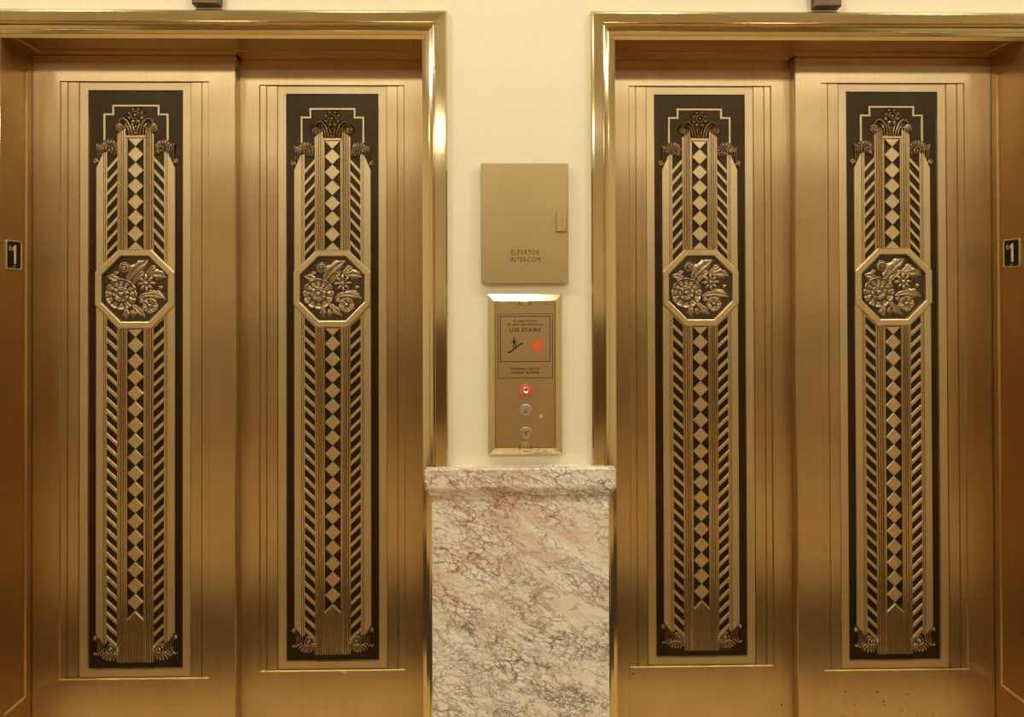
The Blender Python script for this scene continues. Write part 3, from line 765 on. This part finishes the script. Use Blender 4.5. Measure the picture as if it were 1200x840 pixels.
# ================================================================== intercom cabinet
ix0, ix1, iz0, iz1 = -0.0945, 0.1195, 1.5395, 1.8345
t = thing('intercom_cabinet', 'flat brass ELEVATOR INTERCOM cover plate with small pull tab', 'intercom', ((ix0+ix1)/2, WY, iz0))
hw_, hh = (ix1-ix0)/2, iz1-iz0
a = MB(); a.bbox(-hw_+0.004, hw_-0.004, -0.012, -0.0002, 0.004, hh-0.004, 0.001); a.build('back_box', 'brass_plate', t)
a = MB(); a.bbox(-hw_, hw_, -0.020, -0.012, 0, hh, 0.0012); dr = a.build('door', 'brass_plate', t)
a = MB(); a.bbox(0.0775, 0.1025, -0.030, -0.020, 0.1265, 0.1745, 0.0015); a.build('pull_tab', 'brass_plate', dr)
cxm = (ix0+ix1)/2
for k, s_ in enumerate(('ELEVATOR', 'INTERCOM')):
    text('lettering', s_, 0.0172, 'engraved', dr, (0.0135-cxm, -0.0202, (0.0755 if k == 0 else 0.0575)), sx=0.80, spacing=1.12)

# ================================================================== call panel
kx0, kx1, kz0, kz1 = -0.0785, 0.1035, 1.1185, 1.5125
t = thing('call_panel', 'brass elevator call plate with fire notice, key switch and two buttons', 'call panel', ((kx0+kx1)/2, WY, kz0))
hw_, hh = (kx1-kx0)/2, kz1-kz0
a = MB()
R4 = lambda i, y: [(-hw_+i, y, i), (hw_-i, y, i), (hw_-i, y, hh-i), (-hw_+i, y, hh-i)]
a.loops([R4(0, -0.0002), R4(0, -0.012), R4(0.0005, -0.013), R4(0.016, -0.0220), R4(0.0168, -0.0210), R4(0.0172, -0.012)])
a.build('bezel', 'brass_polished', t)
a = MB()
pw = hw_-0.0175; zl, zh = 0.0175, hh-0.0175; rs = 0.0155; nn = 12
pl = [(-pw, zl)]
pl += [(rs*cos(pi-pi*k/nn), zl+rs*sin(pi-pi*k/nn)*0.85) for k in range(nn+1)]
pl += [(pw, zl), (pw, zh)]
pl += [(rs*cos(pi*k/nn), zh-rs*sin(pi*k/nn)*0.85) for k in range(nn+1)]
pl += [(-pw, zh)]
a.prism(pl, -0.01750, -0.0145, 0.0)
a.build('face_plate', 'brass_face', t)
a = MB(); a.add(R4(0.016, -0.0148), [(0, 1, 2, 3)]); a.build('back_plate', 'bronze_dark', t)  # backing coloured dark, standing in for shade in the gaps round the screws
for z_ in (zl+0.002, zh-0.002):
    a = MB(); a.lathe(0, z_, [(0.0128, -0.0148), (0.0128, -0.0172), (0.0118, -0.0182), (0.0035, -0.0190)], 28, smooth=False); sc_ = a.build('screw', 'brass_face', t)
    a = MB(); a.dome(0.0, z_+(0.003 if z_ < 0.1 else -0.003), 0.0022, 0.0012, -0.0188, 8, 3); a.build('screw_pin', 'brass_light', sc_)
def line_rect(x0, x1, z0_, z1_, w_):
    b_ = MB()
    for q in ((x0, x1, z0_, z0_+w_), (x0, x1, z1_-w_, z1_), (x0, x0+w_, z0_, z1_), (x1-w_, x1, z0_, z1_)):
        b_.box(q[0], q[1], -0.01775, -0.01740, q[2], q[3])
    return b_
PX = lambda x: (x-615.3)*0.002086          # photo pixels on the plate to metres
PZ = lambda y: hh-(y-344.3)*0.002105
line_rect(PX(583.2), PX(648), PZ(442.3), PZ(367), 0.0014).build('notice_border', 'engraved', t)
line_rect(PX(585.8), PX(645), PZ(423.2), PZ(369.6), 0.0018).build('notice_border', 'engraved', t)
yt = -0.01770
for s_, y, sz, sx_, b_ in (('In case of fire', 375.3, 0.0088, 0.98, 0.00022), ('do not use elevators', 379.3, 0.0088, 1.02, 0.00022), ('USE STAIRS', 386.2, 0.0132, 1.02, 0.00025),
                       ('elevators will be', 431.0, 0.0088, 1.0, 0.00022), ('recalled to lobby', 435.4, 0.0088, 1.0, 0.00022)):
    text('lettering', s_, sz, 'engraved' if sz < 0.01 else 'ink', t, (PX(615.3), yt, PZ(y)), sx=sx_, spacing=1.15, bold=b_)
# stair pictogram
a = MB()
def bar(x0, y0, x1, y1, wd):
    p, q = Vector((PX(x0), PZ(y0))), Vector((PX(x1), PZ(y1))); d = (q-p).normalized(); n_ = Vector((-d.y, d.x))*wd/2
    a.prism([tuple(p+n_), tuple(p-n_), tuple(q-n_), tuple(q+n_)], -0.01790, -0.01740)
for q in ((594.3, 411.8, 598.5, 411.8, 0.0032), (597.5, 412, 610.2, 402, 0.0034), (609.2, 401.8, 613.2, 401.8, 0.0032)): bar(*q)
a.lathe(PX(602.6), PZ(395.8), [(0.0024, -0.01740), (0.0024, -0.01790)], 14, smooth=False)
for q in ((602.5, 397.6, 602.5, 402.6, 0.0052), (602.0, 402, 601.4, 407.4, 0.0026), (603.2, 402, 605.0, 404.2, 0.0026), (605, 403.6, 604.2, 406, 0.0022), (601.4, 398.4, 599.0, 401.0, 0.0018), (603.6, 398.6, 605.6, 400.6, 0.0018)): bar(*q)
a.build('stair_pictogram', 'ink', t)
a = MB()
fl = [(629.2, 394.5), (631.2, 398.5), (633.8, 398.2), (634.6, 402), (637.6, 404.6), (634.8, 407.4), (632.6, 408.6), (631.2, 412.2), (629.0, 413.8), (627.4, 410.2), (624.6, 408.8), (625.2, 405), (622.6, 403.4), (624.0, 400), (627.4, 399.2)]
a.prism([(PX(x), PZ(y)) for x, y in fl], -0.01790, -0.01740); a.build('flame_pictogram', 'red_paint', t)
# key switch and buttons
ks = MB(); ks.lathe(PX(615.9), PZ(456.3), [(0.0160, -0.01750), (0.0160, -0.02050), (0.0148, -0.02150), (0.0085, -0.02150), (0.0085, -0.01800)], 32, smooth=False)
k_o = ks.build('key_switch', 'red_ring', t)
ks = MB(); ks.lathe(PX(615.9), PZ(456.3), [(0.0088, -0.01750), (0.0088, -0.02350), (0.0075, -0.02480), (0.0055, -0.02480), (0.0050, -0.02300)], 28); ks.build('lock_barrel', 'steel', k_o)
ks = MB(); ks.box(PX(615.9)-0.0008, PX(615.9)+0.0008, -0.02360, -0.02280, PZ(456.3)-0.0030, PZ(456.3)+0.0032); ks.build('key_slot', 'ink', k_o)
for py, up in ((480.0, True), (506.6, False)):
    ks = MB(); ks.lathe(PX(615.9), PZ(py), [(0.0158, -0.01750), (0.0158, -0.01950), (0.0146, -0.02020), (0.0140, -0.01940), (0.0136, -0.02080)], 36, smooth=False)
    b_o = ks.build('button', 'button_steel', t)
    ks = MB(); sg = 1 if up else -1; bx, bz = PX(615.9), PZ(py)
    tri = lambda r: [(bx, bz+sg*r*1.35), (bx-sg*r*0.95, bz-sg*r*0.9), (bx+sg*r*0.95, bz-sg*r*0.9)]
    o_, i_ = tri(0.0052), tri(0.0030)
    for q in range(3): ks.prism([o_[q], o_[(q+1) % 3], i_[(q+1) % 3], i_[q]], -0.02140, -0.02090)
    if not up:
        for sg2 in (-1, 1):
            arc_ = [(bx+0.0098*cos(radians(90+sg2*a_)), bz+0.0098*sin(radians(90+sg2*a_))) for a_ in range(20, 140, 12)]
            for q in range(0, len(arc_)-1, 2):
                p_, r_ = Vector(arc_[q]), Vector(arc_[q+1]); d_ = (r_-p_).normalized(); n_ = Vector((-d_.y, d_.x))*0.0007
                ks.prism([tuple(p_+n_), tuple(p_-n_), tuple(r_-n_), tuple(r_+n_)], -0.02130, -0.02090)
    ks.build('arrow_mark', 'ink', b_o)
ks = MB(); ks.prism([(PX(634.2)+0.006*cos(q*1.05)*(0.8+0.3*(q % 2)), PZ(486.6)+0.006*sin(q*1.05)) for q in range(6)], -0.01765, -0.01740); ks.build('scuff_mark', 'scuff', t)

# ================================================================== floor number signs on the outer jambs
def sign(sx):
    t = thing('floor_sign', 'small black floor 1 sign with star and braille beside the %s' % ('specked door leaf' if sx > 0 else 'unspecked front leaf'), 'sign', (sx*(OPEN_B+0.004), -0.105, 1.616), 'floor number signs on the jambs')
    t.rotation_euler = (0, 0, pi/2 if sx < 0 else -pi/2)      # faces the middle of its opening
    # local frame: x along the jamb, -y out of it
    h = 0.0375; wv_ = 0.0375
    def rr(i, r, y):
        out = []
        for cx_, cz_, a0 in ((wv_-r-i, h-r-i, 0), (-(wv_-r-i), h-r-i, 90), (-(wv_-r-i), -(h-r-i), 180), (wv_-r-i, -(h-r-i), 270)):
            for k in range(5): th = radians(a0+22.5*k); out.append((cx_+r*cos(th), y, cz_+r*sin(th)))
        return out
    a = MB(); a.loops([rr(0, 0.006, 0.0), rr(0, 0.006, -0.007), rr(0.0012, 0.005, -0.008), rr(0.0035, 0.004, -0.008), rr(0.0045, 0.0035, -0.0065)]); a.build('rim', 'brass_light', t)
    a = MB(); a.add(rr(0.004, 0.004, -0.0066), [tuple(range(20))]); a.build('plate', 'sign_black', t)
    a = MB(); y_ = -0.0078
    pts = [(0.0065, -0.022), (0.0065, 0.025), (0.0005, 0.025), (-0.0085, 0.0175), (-0.0085, 0.0115), (-0.0020, 0.0145), (-0.0020, -0.022)]
    if True: a.prism([(x+0.002, z) for x, z in pts], y_, -0.0066)
    a.build('numeral', 'sign_ivory', t)
    a = MB(); st = lambda R_: [(-0.0185+R_*(1 if k % 2 == 0 else 0.45)*sin(k*pi/5), 0.0165+R_*(1 if k % 2 == 0 else 0.45)*cos(k*pi/5)) for k in range(10)]
    o_, i_ = st(0.0085), st(0.0048)
    for k in range(10): a.prism([o_[k], o_[(k+1) % 10], i_[(k+1) % 10], i_[k]], -0.0074, -0.0066)
    a.build('star', 'sign_grey', t)
    a = MB()
    for x, z in ((-0.006, -0.0285), (-0.006, -0.031), (0.0, -0.0285), (0.003, -0.0285), (0.0, -0.0315), (0.008, -0.0285)): a.dome(x, z, 0.0010, 0.0008, -0.0066, 8, 2)
    a.build('braille_dots', 'sign_grey', t)
sign(-1); sign(1)

# ================================================================== hall lanterns above the frames
for sx in (-1, 1):
    t = thing('hall_lantern', 'dark bronze hall lantern box above the elevator with %s' % ('the specked door leaf' if sx > 0 else 'the nicked door leaf'), 'lantern', (sx*0.7648, WY, 2.222), 'hall lanterns over the elevators')
    a = MB(); a.bbox(-0.033, 0.033, -0.030, -0.0002, 0, 0.24, 0.003); a.build('housing', 'bronze_brown', t)
    for z_ in (0.055, 0.145):
        a = MB(); a.bbox(-0.021, 0.021, -0.034, -0.030, z_, z_+0.05, 0.003); a.build('lens', 'lens_dark', t)
